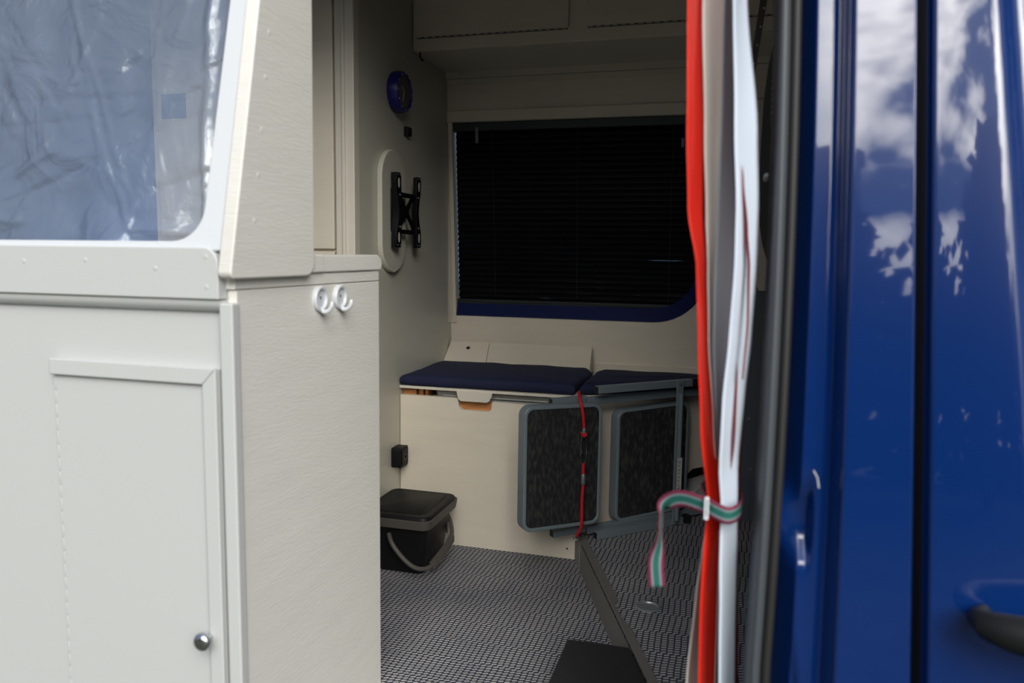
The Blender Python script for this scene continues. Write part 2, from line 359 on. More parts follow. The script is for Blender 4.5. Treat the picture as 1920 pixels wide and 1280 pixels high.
# venetian blind
bl = thing('venetian_blind', (-.48, WY(.68, .035), .672), 'black venetian blind, fully lowered over the far window', 'blind')
obj('head_rail', MB().prism([(-.888, 1.222), (-.045, 1.222), (-.045, 1.2475), (-.888, 1.2475)], .004, .034, LW), blind_rail, bl, bev=.002)
def slat_mesh(tilt, w=.0255, seedv=0):
    mb = MB(); nu, nv = 14, 3
    for j in range(nv+1):
        t = j/nv-.5
        for i in range(nu+1):
            x = -.4125+.833*i/nu
            c = .0022*(1-4*t*t)
            y = t*w*math.cos(tilt)-c*math.sin(tilt); z = t*w*math.sin(tilt)+c*math.cos(tilt)
            if seedv: z += seedv*.0019*pnoise(Vector((x*9, j*.3, seedv*7.3)))
            mb.v.append(Vector((x, y, z)))
    mb.f = [(j*(nu+1)+i, j*(nu+1)+i+1, (j+1)*(nu+1)+i+1, (j+1)*(nu+1)+i) for j in range(nv) for i in range(nu)]
    return mb
sstep_ = lambda t: (lambda q: q*q*(3-2*q))(min(1, max(0, t)))
NS = 30
for k in range(NS):
    z = 1.212-k*.0183
    tl = 70-18*sstep_((k-6)/16)
    o = obj('slat', slat_mesh(R(tl), seedv=(0 if k < 15 else .7+(k-15)*.15)), blind_m, bl, local=True)
    o.location = Vector((-.467, WY(z, .022), z))-bl.location
obj('bottom_rail', MB().prism([(-.888, .662), (-.045, .662), (-.045, .680), (-.888, .680)], .014, .036, LW), blind_rail, bl, bev=.002)
for x in (-.75, -.475, -.185):
    obj('cord', MB().tube([LW((x, 1.225), .0085), LW((x, .69), .0085)], .0009, 6), blind_rail, bl)
for x, z0, z1 in ((-.802, 1.183, 1.232), (-.156, 1.155, 1.182)):
    obj('clip', MB().prism(rrect(x-.0045, x+.0045, z0, z1, .002, 2), -.002, .004, LW), clear_pl, bl)

# ceiling, end walls, near side of the van
tag(obj('ceiling', MB().box(-2.65, 1.3, .86, 2.52, 1.80, 1.86), outer_white, smooth=False), kind='structure')
tag(obj('wall_left', MB().box(-2.66, -2.60, .86, 2.5, 0, 1.82), outer_white, smooth=False), kind='structure')
tag(obj('wall_right', MB().box(1.25, 1.30, .86, 2.5, 0, 1.82), dark_panel, smooth=False), kind='structure')
NY = lambda z: .862+.21*(z-.83) if z > .83 else .862
nw = MB()
nw.prism([(1.60, 0), (1.86, 0), (1.86, .05), (1.60, .05)], -1.3, .12, lambda p, h: (h, .995+p[1], p[0]))
wf = tag(obj('wall_front', nw, white_darkened, smooth=False), kind='structure')
obj('sill_panel', MB().box(-1.3, 1.25, .835, .90, -.42, -.002), blue_paint, wf, bev=.01)
obj('outer_skin', MB().box(-2.66, -1.3, .80, .86, -.15, 1.86), blue_paint, wf, bev=.01)

# ------------------------------------------------------------------ wardrobe (clock, bracket etc. hang on its side)
wr = thing('wardrobe', (-1.2, 1.75, 0), 'tall cream wardrobe built in left of the bench, from floor to ceiling', 'wardrobe')
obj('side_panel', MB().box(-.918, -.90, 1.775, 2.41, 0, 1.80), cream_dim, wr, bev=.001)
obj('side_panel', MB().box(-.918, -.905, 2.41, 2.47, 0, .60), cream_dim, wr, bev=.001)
obj('front_frame', MB().box(-1.493, -.953, 1.765, 1.80, 0, 1.80), cream, wr, bev=.001)
obj('door', MB().box(-1.47, -.957, 1.752, 1.765, .838, 1.76), cream, wr, bev=.002)
obj('lower_door', MB().box(-1.47, -.957, 1.752, 1.765, .06, .832), cream, wr, bev=.002)
obj('corner_post', MB().box(-.950, -.898, 1.748, 1.778, 0, 1.80), cream_white, wr, bev=.003)
obj('bead', MB().box(-.930, -.921, 1.742, 1.749, 0, 1.80), cream_white, wr, bev=.0025)
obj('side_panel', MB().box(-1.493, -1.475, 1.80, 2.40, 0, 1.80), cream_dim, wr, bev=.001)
tag(obj('label_square', MB().box(-1.453, -1.379, 1.7485, 1.7515, 1.172, 1.233), square_m, wr), label='blue-grey square on the wardrobe door')
tag(obj('blue_panel', MB().box(-2.58, -1.50, 1.95, 1.97, .01, 1.78), blue_cloth, smooth=False),
    'blue panel seen through the plastic film, left of the wardrobe', 'panel')

# ------------------------------------------------------------------ left cabinet with worktop
cb = thing('kitchen_cabinet', (-.95, 1.08, 0), 'large white painted cabinet in the left foreground with two hooks on its side', 'cabinet')
obj('side_panel', MB().box(-.634, -.62, .874, 1.30, 0, .7785), white, cb, bev=.0015)
obj('side_rail', MB().box(-.634, -.6195, .870, 1.299, .7795, .797), white, cb, bev=.0015)
mb = MB().prism([(.90, .797), (1.297, .7985)]+[(1.297+.010*math.sin(R(a)), .8105+.0125*-math.cos(R(a))) for a in range(15, 180, 22)]+[(1.290, .8265), (.90, .8245)], -.66, -.6165, YZ)
obj('worktop_edging', mb, white, cb, bev=.003)
obj('worktop_edging', MB().prism([(.90, .797), (1.093, .798), (1.093, .8265), (.90, .8265)], -.66, -.6145, YZ), white, cb, bev=.003)
obj('worktop', MB().box(-1.4, -.66, .90, 1.295, .800, .825), white, cb, bev=.002)
obj('back_panel', MB().box(-1.4, -.634, 1.285, 1.297, 0, .798), white, cb)
obj('front_panel', MB().box(-1.4, -.634, .872, .885, 0, .80), white_darkened, cb, bev=.001)
obj('corner_strip', MB().box(-.637, -.6165, .859, .876, 0, .7625), white_darkened, cb, bev=.003)
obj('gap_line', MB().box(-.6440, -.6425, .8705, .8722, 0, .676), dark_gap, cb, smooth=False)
dr = obj('door', MB().box(-.9135, -.6445, .866, .8725, .05, .6745), white_darkened, cb, bev=.001)
obj('top_moulding', MB().prism([(-.917, .677), (-.917, .654), (-.666, .6535), (-.6445, .6765)], .8585, .8665, XZ), white_darkened, dr, bev=.002)
obj('side_moulding', MB().prism([(-.6445, .6765), (-.666, .6535), (-.666, .05), (-.6445, .05)], .8585, .8665, XZ), white_darkened, dr, bev=.002)
obj('knob', MB().lathe([(.004, .0), (.004, -.010), (.0085, -.012), (.0125, -.015), (.013, -.0175), (.0115, -.021), (.0075, -.0235), (.002, -.0245)], (-.664, .8585, .306), 'y', 28), chrome, dr)
hg = obj('piano_hinge', MB().box(-.917, -.9135, .8685, .8725, .05, .652), white_darkened, cb)
mb = MB()
for i in range(30): 
    z = .06+i*.0197
    mb.lathe([(.0013, .0), (.0017, .001), (.0017, .0172), (.0013, .018)], (-.9152, .8675, z), 'z', 8)
tag(obj('knuckles', mb, white_darkened, hg), kind='stuff')
mb = MB()
for i in range(30):
    if random.random() < .55: mb.box(-.9165, -.9140, .8668, .8680, .0578+i*.0197, .0598+i*.0197)
tag(obj('chipped_gaps', mb, hinge_m, hg, smooth=False), kind='stuff')
# apron board with rounded corner, quarter-round below, nail dimples
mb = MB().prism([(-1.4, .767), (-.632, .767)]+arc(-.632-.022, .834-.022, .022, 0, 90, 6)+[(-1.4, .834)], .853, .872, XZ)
ap = obj('apron_board', mb, white_darkened, cb, bev=.002)
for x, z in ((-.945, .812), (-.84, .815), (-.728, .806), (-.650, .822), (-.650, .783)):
    obj('nail_head', MB().lathe([(.0035, .0), (.003, -.0005), (.001, -.0007)], (x, .853, z), 'y', 10), white_darkened, ap)
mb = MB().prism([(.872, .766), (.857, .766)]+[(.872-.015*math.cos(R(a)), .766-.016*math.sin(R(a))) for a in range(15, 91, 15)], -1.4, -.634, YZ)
obj('quarter_round', mb, white_darkened, cb)
# hooks
for yy in (1.084, 1.148):
    hk = thing('coat_hook', (-.62, yy, .735), 'white plastic coat hook on the white cabinet side, %s of the two' % ('left' if yy < 1.1 else 'right'), 'hook')
    obj('plate', MB().lathe([(.0195, 0), (.0195, .0022), (.002, .0026)], (-.62, yy, .757), 'x', 32), frame_white, hk)
    obj('rim', MB().tube([(-.6165, yy+.0168*math.cos(R(a)), .757+.0175*math.sin(R(a))) for a in range(0, 360, 12)], .0034, 10, closed=True), frame_white, hk)
    obj('arm', MB().tube(cat([(-.6165, yy, .7405), (-.611, yy, .7370), (-.604, yy, .7385), (-.5985, yy, .7445), (-.5965, yy, .7535)], 5), [.0036]*18+[.0032, .0028, .002], 10), frame_white, hk)
    obj('screw', MB().lathe([(.0022, 0), (.002, .0012), (.0005, .0014)], (-.6175, yy, .759), 'x', 12), dull_metal, hk)

# ------------------------------------------------------------------ plastic film window with frame
fw_ = thing('film_window', (-1.0, .865, .835), 'window opening above the white cabinet, closed with creased translucent plastic film', 'window')
FY = lambda p, h: (p[0], .862+.21*(p[1]-.83)+h, p[1])
inner = [(-1.35, .8405)]+arc(-.6615-.045, .8405+.047, .046, -90, 0, 8)+[(-.6555, 1.162), (-.650, 1.60)]
outer = [(-1.35, .829)]+[(-.628-.03+.03*i/8, .829) for i in range(9)]+[(-.628, 1.162), (-.628, 1.60)]
obj('frame', MB().ring(outer, inner, -.006, .018, FY, closed=False), frame_white, fw_, bev=.003)
def filmf(u, v):
    x = -1.36+.73*u; z = .832+.77*v
    d = .010*pnoise(Vector((x*7, z*5, 1)))+.006*pnoise(Vector((x*17+3, z*14, 2)))
    e = max(0, 1-(z-.84)/.05); e2 = max(0, 1-(-.66-x)/.06)
    d += e*.016*pnoise(Vector((x*22, z*3, 5)))+e2*.010*pnoise(Vector((x*4, z*13, 8)))
    # sharp folds
    for (a, b, c, w, s) in FOLD:
        q = a*x+b*z-c
        t = (-b*x+a*z)
        k = math.exp(-(q/w)**2)*s*max(0, .4+pnoise(Vector((t*6, c*9, s*99))))
        d += k
    return (x, .862+.21*(z-.83)+.022+d, z)
FOLD = []
for i in range(34):
    an = random.uniform(0, math.pi); px, pz = random.uniform(-1.05, -.68), random.uniform(.84, 1.1)
    a, b = math.cos(an), math.sin(an)
    FOLD.append((a, b, a*px+b*pz, random.uniform(.003, .008), random.choice((-1, 1))*random.uniform(.001, .003)))
FOLD.append((.995, .09, .995*-.690+.09*1.0, .008, -.012)); FOLD.append((.05, 1, .05*-.85+.860, .007, -.012))
obj('film', MB().grid(200, 170, filmf), film, fw_, recalc=False, sharp=180)
# shaped side board beside the frame
mb = MB().prism(arc(.846+.010, .794+.010, .010, 180, 270, 4)+arc(1.052-.022, .794+.022, .022, 270, 360, 5)+[(1.056, 1.20), (1.072, 1.60), (1.01, 1.60), (.922, 1.162)], -.628, -.6075, YZ)
sb = tag(obj('side_board', mb, white, bev=.003), 'tall tapered white board on the cabinet side, right of the film window', 'board')
mb = [obj('nail_dent', MB().lathe([(.004, 0), (.0035, .0006), (.001, .0008)], (-.6078, .885+.17*(z-.84)+.01, z), 'x', 10), white, sb) for z in (.87, .93, .99, 1.06, 1.12)]

# ------------------------------------------------------------------ overhead cupboard
ov = thing('overhead_cupboard', (-.3, 2.25, 1.40), 'cream overhead cupboard with two flap doors above the window', 'cupboard')
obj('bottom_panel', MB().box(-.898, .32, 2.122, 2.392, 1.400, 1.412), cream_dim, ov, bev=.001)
obj('front_frame', MB().box(-.898, .32, 2.112, 2.130, 1.401, 1.79), cream, ov, bev=.002)
for a, b in ((-.889, -.447), (-.400, .30)):
    d_ = obj('door', MB().box(a, b, 2.105, 2.1125, 1.4365, 1.77), cream, ov, bev=.002)
    mbh = MB(); nk = int((b-a)/.022)
    mbh.box(a+.004, b-.004, 2.1085, 2.112, 1.4325, 1.4362)
    obj('hinge', mbh, brownish, d_)
    mbh = MB()
    for i in range(nk): mbh.box(a+.006+i*.022, a+.018+i*.022, 2.104, 2.108, 1.4335, 1.4362)
    tag(obj('knuckles', mbh, cream_dim, d_), kind='stuff')
hkb = MB().tube([(-.882, 2.114+.012, 1.400), (-.882, 2.126, 1.388), (-.880, 2.130, 1.380), (-.872, 2.13, 1.378)], .0022, 8)
tag(obj('cup_hook', hkb, black_metal), 'tiny black hook under the left end of the overhead cupboard', 'hook')
hkw = MB().tube([LW((-.846, 1.4015), -.02), LW((-.846, 1.389), -.021), LW((-.846, 1.386), -.026)], [.005, .004, .003], 10)
tag(obj('peg', hkw, white_darkened), 'small white peg on the moulding left above the window', 'peg')

# ------------------------------------------------------------------ clock, switch, bracket on the wardrobe side
ck = thing('wall_clock', (-.9, 1.988, 1.206), 'round blue wall clock hanging high on the wardrobe side', 'clock')
obj('case', MB().lathe([(.050, 0.0), (.0545, .004), (.0555, .018), (.053, .029), (.0505, .032), (.0445, .032), (.043, .027), (.002, .027)], (-.8995, 1.988, 1.262), 'x', 40), clock_blue, ck)
obj('face', MB().lathe([(.0425, .0), (.0425, .001), (.001, .001)], (-.8722, 1.988, 1.262), 'x', 36), clock_face, ck)
mb = MB()
for k in range(12):
    a = R(30*k); c = (-.8672, 1.988+.0478*math.sin(a), 1.262+.0478*math.cos(a))
    mb.lathe([(.0021, 0), (.0021, .0006), (.0005, .0007)], c, 'x', 8)
obj('hour_marks', mb, bright, ck)
for a, L in ((R(200), .026), (R(310), .018)):
    p = Vector((-.8705, 1.988, 1.262)); q = p+Vector((0, math.sin(a)*L, math.cos(a)*L)); obj('hand', MB().tube([p, q], .0008, 6), bright, ck)
sw = thing('rocker_switch', (-.9, 2.063, 1.157), 'small black square switch on the wardrobe side, under the clock', 'switch')
obj('body', MB().box(-.8998, -.886, 2.050, 2.076, 1.157, 1.182), black_pl, sw, bev=.002)
obj('rocker', MB().box(-.887, -.8835, 2.055, 2.071, 1.161, 1.178), black_metal, sw, bev=.001)
ol = thing('wall_outlet', (-.9, 1.982, .232), 'black box-shaped outlet low in the corner beside the bench', 'outlet')
obj('housing', MB().prism(rrect(1.958, 2.010, .228, .285, .006, 3), -.8998, -.870, YZ), black_pl, ol, bev=.0015)
obj('cover', MB().prism(rrect(1.963, 2.005, .233, .280, .005, 3), -.8705, -.8675, YZ), black_metal, ol, bev=.001)
obj('socket_ring', MB().lathe([(.009, 0), (.009, .001), (.006, .001), (.006, -.0005), (.001, -.0005)], (-.8675, 1.984, .256), 'x', 20), rim_pl, ol)
# oval backing board and TV arm
ob = tag(obj('backing_board', MB().prism(rrect(1.874, 2.030, .778, 1.106, .078, 10), -.8998, -.884, YZ), cream_dim, bev=.004, seg=3),
         'cream rounded backing board on the wardrobe side behind the black bracket', 'board')
tb = thing('screen_bracket', (-.884, 1.99, .85), 'black metal screen bracket with two upright arms on the rounded board', 'bracket')
obj('wall_plate', MB().prism(rrect(1.925, 1.985, .885, 1.005, .008, 3), -.8838, -.879, YZ), black_metal, tb, bev=.001)
obj('pivot', MB().lathe([(.016, 0), (.016, .012)], (-.879, 1.955, .945), 'x', 20), black_metal, tb)
for yc in (1.928, 2.066):
    w = .0155
    pts = []
    zs_ = [.845, .853, .868, .89, .915, .945, .975, 1.0, 1.02, 1.035, 1.043]
    ws = [.011, .0155, .016, .015, .010, .008, .010, .015, .016, .0155, .011]
    sgn = 1 if yc < 1.99 else -1
    ys1 = [sgn*.010*math.exp(-((z-.944)/.04)**2) for z in zs_]
    pts = [(yc+s+w2, z) for z, w2, s in zip(zs_, ws, ys1)]+[(yc+s-w2, z) for z, w2, s in list(zip(zs_, ws, ys1))[::-1]]
    hole = lambda zc, r1, r2: [(yc+r1*math.cos(R(a)), zc+r2*math.sin(R(a))) for a in range(0, 360, 30)]
    ar = obj('arm', MB().prism(pts, -.866, -.860, YZ), black_metal, tb, bev=.001)
    obj('flange', MB().prism([(yc-.004+ys1[i]-sgn*.006, zs_[i]) for i in range(11)]+[(yc-.001+ys1[i]-sgn*.006, zs_[i]) for i in range(10, -1, -1)], -.878, -.862, YZ), black_metal, ar)
    for zc in (.872, 1.016):
        obj('slot', MB().prism(hole(zc, .0055, .0135), -.8602, -.8594, YZ), cream_dim, ar)
    for z in (.852, 1.037):
        for dy in (-.008, .008): obj('bolt', MB().lathe([(.0022, 0), (.002, .001)], (-.86, yc+dy, z), 'x', 8), dull_metal, ar)
    for z in (.90, .985): obj('bolt', MB().lathe([(.003, 0), (.003, .0025), (.001, .003)], (-.86, yc+sgn*.006, z), 'x', 10), dull_metal, ar)
obj('cross_brace', MB().prism([(1.935, .985), (1.945, .995), (2.058, .895), (2.048, .885)], -.870, -.866, YZ), black_metal, tb)
obj('cross_brace', MB().prism([(1.935, .895), (1.945, .885), (2.058, .985), (2.048, .995)], -.874, -.870, YZ), black_metal, tb)
for z in (.888, .987): obj('crossbar', MB().box(-.872, -.863, 1.93, 2.066, z-.006, z+.006), black_metal, tb, bev=.001)
obj('centre_plate', MB().prism(rrect(1.975, 2.015, .925, .958, .006, 3), -.876, -.868, YZ), black_metal, tb)

# ------------------------------------------------------------------ bench 1
be = thing('bench_locker', (-.64, 2.2, 0), 'cream bench locker with an orange finger cut-out in its front', 'bench')
cut = [(-.723, .427), (-.721, .412)]+arc(-.708, .408, .013, 180, 270, 4)+arc(-.637, .408, .013, 270, 360, 4)+[(-.624, .412), (-.622, .424)]
mb = MB().prism([(-.898, 0), (-.723, 0), (-.723, .4275), (-.898, .4275)], 2.02, 2.035, XZ)
mb.prism([(-.622, 0), (-.377, 0), (-.377, .4195), (-.622, .4235)], 2.02, 2.035, XZ)
lo = [(-.723, 0)]+[(-.723, .427)]+cut[1:-1]+[(-.622, .4235), (-.622, 0)]
mb.prism(lo, 2.02, 2.035, XZ)
obj('front_panel', mb, cream, be, smooth=False)
obj('cutout_lining', MB().box(-.726, -.619, 2.0355, 2.045, .392, .418), wood, be)
obj('lid', MB().prism([(-.898, 2.012), (-.385, 2.012), (-.385, 2.36), (-.898, 2.36)], .448, .4555, XY), cream_white, be, bev=.001)
obj('lid_tab', MB().prism([(-.724, .450), (-.721, .436)]+arc(-.708, .434, .012, 180, 270, 4)+arc(-.637, .434, .012, 270, 360, 4)+[(-.622, .436), (-.619, .450)], 2.008, 2.014, XZ), cream_white, be, bev=.001)
obj('batten', MB().box(-.898, -.858, 2.04, 2.06, .405, .440), wood, be)
obj('batten', MB().box(-.851, -.838, 2.045, 2.09, .40, .447), wood, be)
obj('batten', MB().box(-.831, -.823, 2.045, 2.09, .40, .447), wood, be)
for x, z in ((-.402, .028), (-.885, .402)): obj('screw_hole', MB().lathe([(.0028, 0), (.0026, -.0005)], (x, 2.02, z), 'y', 10), rubber if z < .1 else cream, be)
st = thing('storage_box', (-.6, 2.15, .30), 'light grey storage box inside the bench, seen in the gap under the lid', 'storage box')
obj('box', MB().box(-.815, -.42, 2.05, 2.3, .30, .425), grey_box_m, st, bev=.006)
obj('lid', MB().prism(rrect(-.80, -.44, 2.045, 2.31, .012, 3), .425, .441, XY), grey_box_m, st, bev=.003)
obj('label_rim', MB().box(-.775, -.47, 2.0405, 2.046, .4275, .4315), white_darkened, st, bev=.001)
# bench 2 front, diagonal
A2 = R(47); D2 = Vector((math.sin(A2), math.cos(A2), 0)); N2 = Vector((math.cos(A2), -math.sin(A2), 0))
P2 = Vector((-.377, 2.022, 0))
DG = lambda p, h: tuple(P2+D2*p[0]-N2*h+Vector((0, 0, p[1])))
b2 = thing('corner_bench', (-.2, 2.25, .08), 'cream corner bench behind the folded grey steps, under the second cushion', 'bench')
obj('front_panel', MB().prism([(0.002, .081), (.335, .081), (.345, .17), (.40, .208), (.60, .215), (.60, .444), (0.002, .444)], 0, .012, DG), cream, b2, bev=.001)
obj('seat_board', MB().prism([(-.377, 2.03), (-.377, 2.42), (.10, 2.42), (.06, 2.40)], .446, .454, XY), cream_white, b2)
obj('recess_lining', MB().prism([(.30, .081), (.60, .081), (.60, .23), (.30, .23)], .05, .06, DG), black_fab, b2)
tag(obj('heater_box', MB().prism([(.37, .081), (.60, .081), (.60, .172), (.50, .175), (.42, .165), (.37, .13)], -.02, .045, DG), grey_box_m, bev=.006),
    'light grey rounded box under the corner bench, half hidden by the ribbons', 'box')
# cushions
def cushion(name, outline, z0, h, label, bulge=.004):
    # outline ccw polygon; rounded pillow-edged slab
    def off(pts, d):
        n = len(pts); res = []
        for i in range(n):
            a, b, c = Vector(pts[i-1]), Vector(pts[i]), Vector(pts[(i+1) % n])
            e1 = (b-a).normalized(); e2 = (c-b).normalized(); n1 = Vector((-e1.y, e1.x)); n2 = Vector((-e2.y, e2.x)); q = n1+n2
            res.append(b+q*(d/max(.3, 1+n1.dot(n2))))
        return res
    dense = []
    for i in range(len(outline)):
        a, b = Vector(outline[i]), Vector(outline[(i+1) % len(outline)]); m = max(2, int((b-a).length/.02))
        dense += [a+(b-a)*k/m for k in range(m)]
    mb = MB(); rings = []
    for d, z in ((.010, 0), (.002, .004), (0, h*.35), (0, h*.7), (.004, h*.9), (.012, h), (.022, h+.0015)):
        rg = off(dense, d) if d else dense
        rings.append([Vector((p[0], p[1], z0+z+.0025*pnoise(Vector((p[0]*14, p[1]*14, z*30))))) for p in rg])
    for rg in rings:
        for p in rg:
            p.x += .0022*pnoise(Vector((p.x*25, p.y*25, p.z*25))); p.y += .0022*pnoise(Vector((p.y*25, p.x*25, p.z*40+5)))
    n = len(dense)
    for rg in rings: mb.v += rg
    for k in range(len(rings)-1): mb.f += [(k*n+i, k*n+(i+1) % n, (k+1)*n+(i+1) % n, (k+1)*n+i) for i in range(n)]
    mb.f += [tuple(range(n))[::-1], tuple((len(rings)-1)*n+i for i in range(n))]
    o = obj(name, mb, navy, sharp=60); tag(o, label, 'cushion'); return o
cushion('seat_cushion', [(-.896, 2.010), (-.392, 2.018), (-.388, 2.28), (-.412, 2.345), (-.896, 2.345)], .4565, .030, 'long navy seat cushion on the left bench lid')
cushion('seat_cushion', [(-.378, 2.030), (-.335, 2.052), (.04, 2.31), (.055, 2.345), (-.365, 2.345), (-.382, 2.30)], .4555, .030, 'navy seat cushion on the corner bench, behind the grey steps')
# slanted back board
SB = lambda p, h: (p[0], 2.352+(p[1]-.467)*1.20+h*.6, p[1]-h*.8)
bb = thing('sloping_back_board', (-.65, 2.36, .46), 'sloping cream board between the left cushion and the far wall', 'board')
obj('left_board', MB().prism([(-.899, .462), (-.7505, .462), (-.7635, .5395), (-.899, .5395)], 0, .009, SB), cream, bb, bev=.001)
obj('right_board', MB().prism([(-.749, .462), (-.411, .462), (-.418, .5385), (-.762, .5395)], 0, .009, SB), cream, bb, bev=.001)
obj('end_cheek', MB().add([(-.411, 2.352, .462), (-.418, 2.442, .5385), (-.416, 2.46, .46), (-.4135, 2.352, .462), (-.4205, 2.442, .5385), (-.4185, 2.46, .46)], [(0, 2, 1), (3, 4, 5), (0, 1, 4, 3), (0, 3, 5, 2), (1, 2, 5, 4)]), cream_dim, bb, smooth=False)
c_ = SB((-.830, .520), -.0006)
hh = MB().lathe([(.0065, 0), (.0065, .001)], (0, 0, 0), 'z', 16)
for v in hh.v: v.rotate(Matrix.Rotation(R(40), 3, 'X')); v += Vector(c_)
tag(obj('finger_hole', hh, rubber, bb), label='small black hole')

# ------------------------------------------------------------------ folded steps on their side
fs = thing('folding_steps', (-.314, 1.973, .08), 'folded grey metal steps with two black treads, lying sideways against the benches', 'folding steps', rz=R(90)-A2)
# local x runs along the rails (away from camera), local y<0 is towards the camera
def sqbar(name, x0, x1, z0, z1, y0, y1, tilt=0):
    mb = MB().box(x0, x1, y0, y1, z0-.08, z1-.08)
    for v in mb.v: v.z += tilt*(v.x-x0)
    o = obj(name, mb, grey_metal, fs, bev=.0015, local=True); return o
sqbar('rail', -.008, .305, .474, .4935, -.004, .016, .0)
sqbar('rail', .0, .29, .0805, .101, -.004, .016)
sqbar('rail', -.022, .43, .440, .4595, .026, .046)
sqbar('rail', -.013, .44, .088, .108, .026, .046)
sqbar('end_stub', -.125, -.02, .444, .4635, .030, .050)
sqbar('end_stub', -.115, -.012, .093, .112, .030, .050)
rg = sqbar('rung', .246, .268, .086, .494, -.010, -.004)
obj('rung_tube', MB().tube([(.257, -.013, .02), (.257, -.013, .38)], .0065, 12), grey_metal, rg, local=True)
tag(obj('sticker', MB().box(.247, .263, -.0205, -.0195, .11, .20), bright, rg, local=True), label='worn white sticker')
mb = MB()
for k in range(16): mb.box(.2485+.006*(k % 2), .252+.008*random.random(), -.0207, -.0204, .113+k*.0053, .115+k*.0053)
obj('sticker_print', mb, dark_panel, rg, local=True)
for z in (.012, .403): obj('bolt', MB().lathe([(.004, 0), (.0035, -.002), (.001, -.003)], (.257, -.010, z), 'y', 12), dull_metal, fs, local=True)
for x_, z_, y_ in ((-.0088, .474, -.004), (-.0008, .0805, -.004), (-.0228, .440, .026), (-.0138, .088, .026), (-.1258, .444, .030), (-.1158, .093, .030)):
    obj('tube_end_shade', MB().box(x_, x_+.0012, y_+.0015, y_+.0185, z_-.0785, z_-.0618), rubber, fs, local=True)  # black plates painted for the shade inside the open tube ends
obj('foot_cap', MB().box(.301, .318, -.005, .017, -.0005, .0225), rubber, fs, local=True, bev=.001)
obj('foot_cap', MB().box(.303, .330, -.005, .017, .393, .4145), rubber, fs, local=True, bev=.001)
def tread(x0, x1, z0, z1, y, deep, shear=0):
    out = rrect(x0, x1, z0, z1, .026, 6); inn = rrect(x0+.010, x1-.010, z0+.010, z1-.010, .018, 6)
    fn = lambda p, h: (p[0], y+h, p[1]-.08+shear*(p[0]-x0))
    t_ = obj('tread', MB().prism(rrect(x0+.008, x1-.008, z0+.008, z1-.008, .02, 6), .003, .012, fn), tread_m, fs, local=True)
    obj('tread_frame', MB().ring(out, inn, 0, deep, fn), grey_metal, t_, bev=.003, local=True)
tread(-.229, .002, .137, .459, -.012, .034, -.035)
tread(.078, .326, .104, .418, .028, .034, .03)

# bungee cord
bc = thing('bungee_cord', (-.362, 1.955, .088), 'red elastic cord with carabiner stretched down over the left black tread', 'cord')
def BQ(x, z, y): return (x, y, z)
top = cat([(-.372, 1.985, .472), (-.366, 1.952, .4745), (-.356, 1.918, .461), (-.348, 1.914, .434), (-.344, 1.918, .390)], 4)
obj('upper_cord', MB().tube(top, .0042, 10), red_rope, bc)
obj('crimp', MB().lathe([(.0052, 0), (.0056, .003), (.0056, .009), (.005, .012)], (-.344, 1.916, .380), 'z', 14), dull_metal, bc)
kn = MB()
for a in (0, 1, 2): kn.tube([(-.351+.001*a, 1.914, .381-.004*a), (-.344, 1.909, .378-.003*a), (-.337, 1.914, .380-.002*a)], .0026, 8)
obj('knot', kn, red_rope, bc)
cbn = [(-.344+.0075*math.cos(R(a)), 1.915, .336+.042*math.sin(R(a))) for a in range(0, 360, 20)]
obj('carabiner', MB().tube(cbn, .0013, 8, closed=True), chrome, bc)
obj('carabiner_gate', MB().tube([(-.350, 1.913, .348), (-.347, 1.912, .331), (-.3515, 1.913, .323)], .0018, 8), chrome, bc)
obj('lower_cord', MB().tube([(-.344, 1.916, .301), (-.344, 1.917, .283), (-.343, 1.917, .262)], .0043, 10), red_rope, bc)
obj('ferrule', MB().lathe([(.0055, 0), (.0068, .003), (.0068, .024), (.0055, .028)], (-.3432, 1.917, .245), 'z', 16), dull_metal, bc)
obj('lower_cord', MB().tube(cat([(-.3432, 1.917, .246), (-.345, 1.917, .198), (-.3445, 1.917, .148), (-.349, 1.920, .122), (-.359, 1.929, .101)], 4), .0042, 10), red_rope, bc)
eye = [(-.3615+.0065*math.cos(R(a)), 1.931, .096+.0065*math.sin(R(a))) for a in range(0, 360, 30)]
obj('eye_hook', MB().tube(eye, .0018, 8, closed=True), dull_metal, bc)
obj('hook_shank', MB().tube([(-.3635, 1.936, .090), (-.3665, 1.965, .083), (-.3665, 1.985, .081)], .0017, 8), dull_metal, bc)

# ------------------------------------------------------------------ bin
bn = thing('waste_bin', (-.785, 1.87, 0), 'black lidded bin with a brown-grey rim and carry handle, in the corner by the bench', 'bin')
def frust(z0, z1, r0, r1, rad=.02):
    a = rrect(*r0, rad, 5); b = rrect(*r1, rad, 5); n = len(a); mb = MB()
    mb.add([(p[0], p[1], z0) for p in a]+[(p[0], p[1], z1) for p in b], [tuple(range(n))[::-1], tuple(range(n, 2*n))]+[(i, (i+1) % n, n+(i+1) % n, n+i) for i in range(n)]); return mb
obj('body', frust(0.001, .142, (-.885, -.738, 1.795, 1.952), (-.893, -.712, 1.752, 1.952)), black_pl, bn, bev=.003)
obj('rim', frust(.138, .163, (-.896, -.700, 1.742, 1.962), (-.897, -.696, 1.737, 1.966), .024), rim_pl, bn, bev=.002)
obj('lid', frust(.1615, .172, (-.894, -.699, 1.740, 1.963), (-.890, -.703, 1.745, 1.958), .024), black_pl, bn, bev=.003)
obj('lid_inset', frust(.172, .1735, (-.878, -.722, 1.765, 1.938), (-.876, -.724, 1.767, 1.936), .02), black_pl, bn, bev=.001)
obj('label_slot', MB().box(-.7215, -.7195, 1.925, 1.931, .07, .128), rubber, bn)
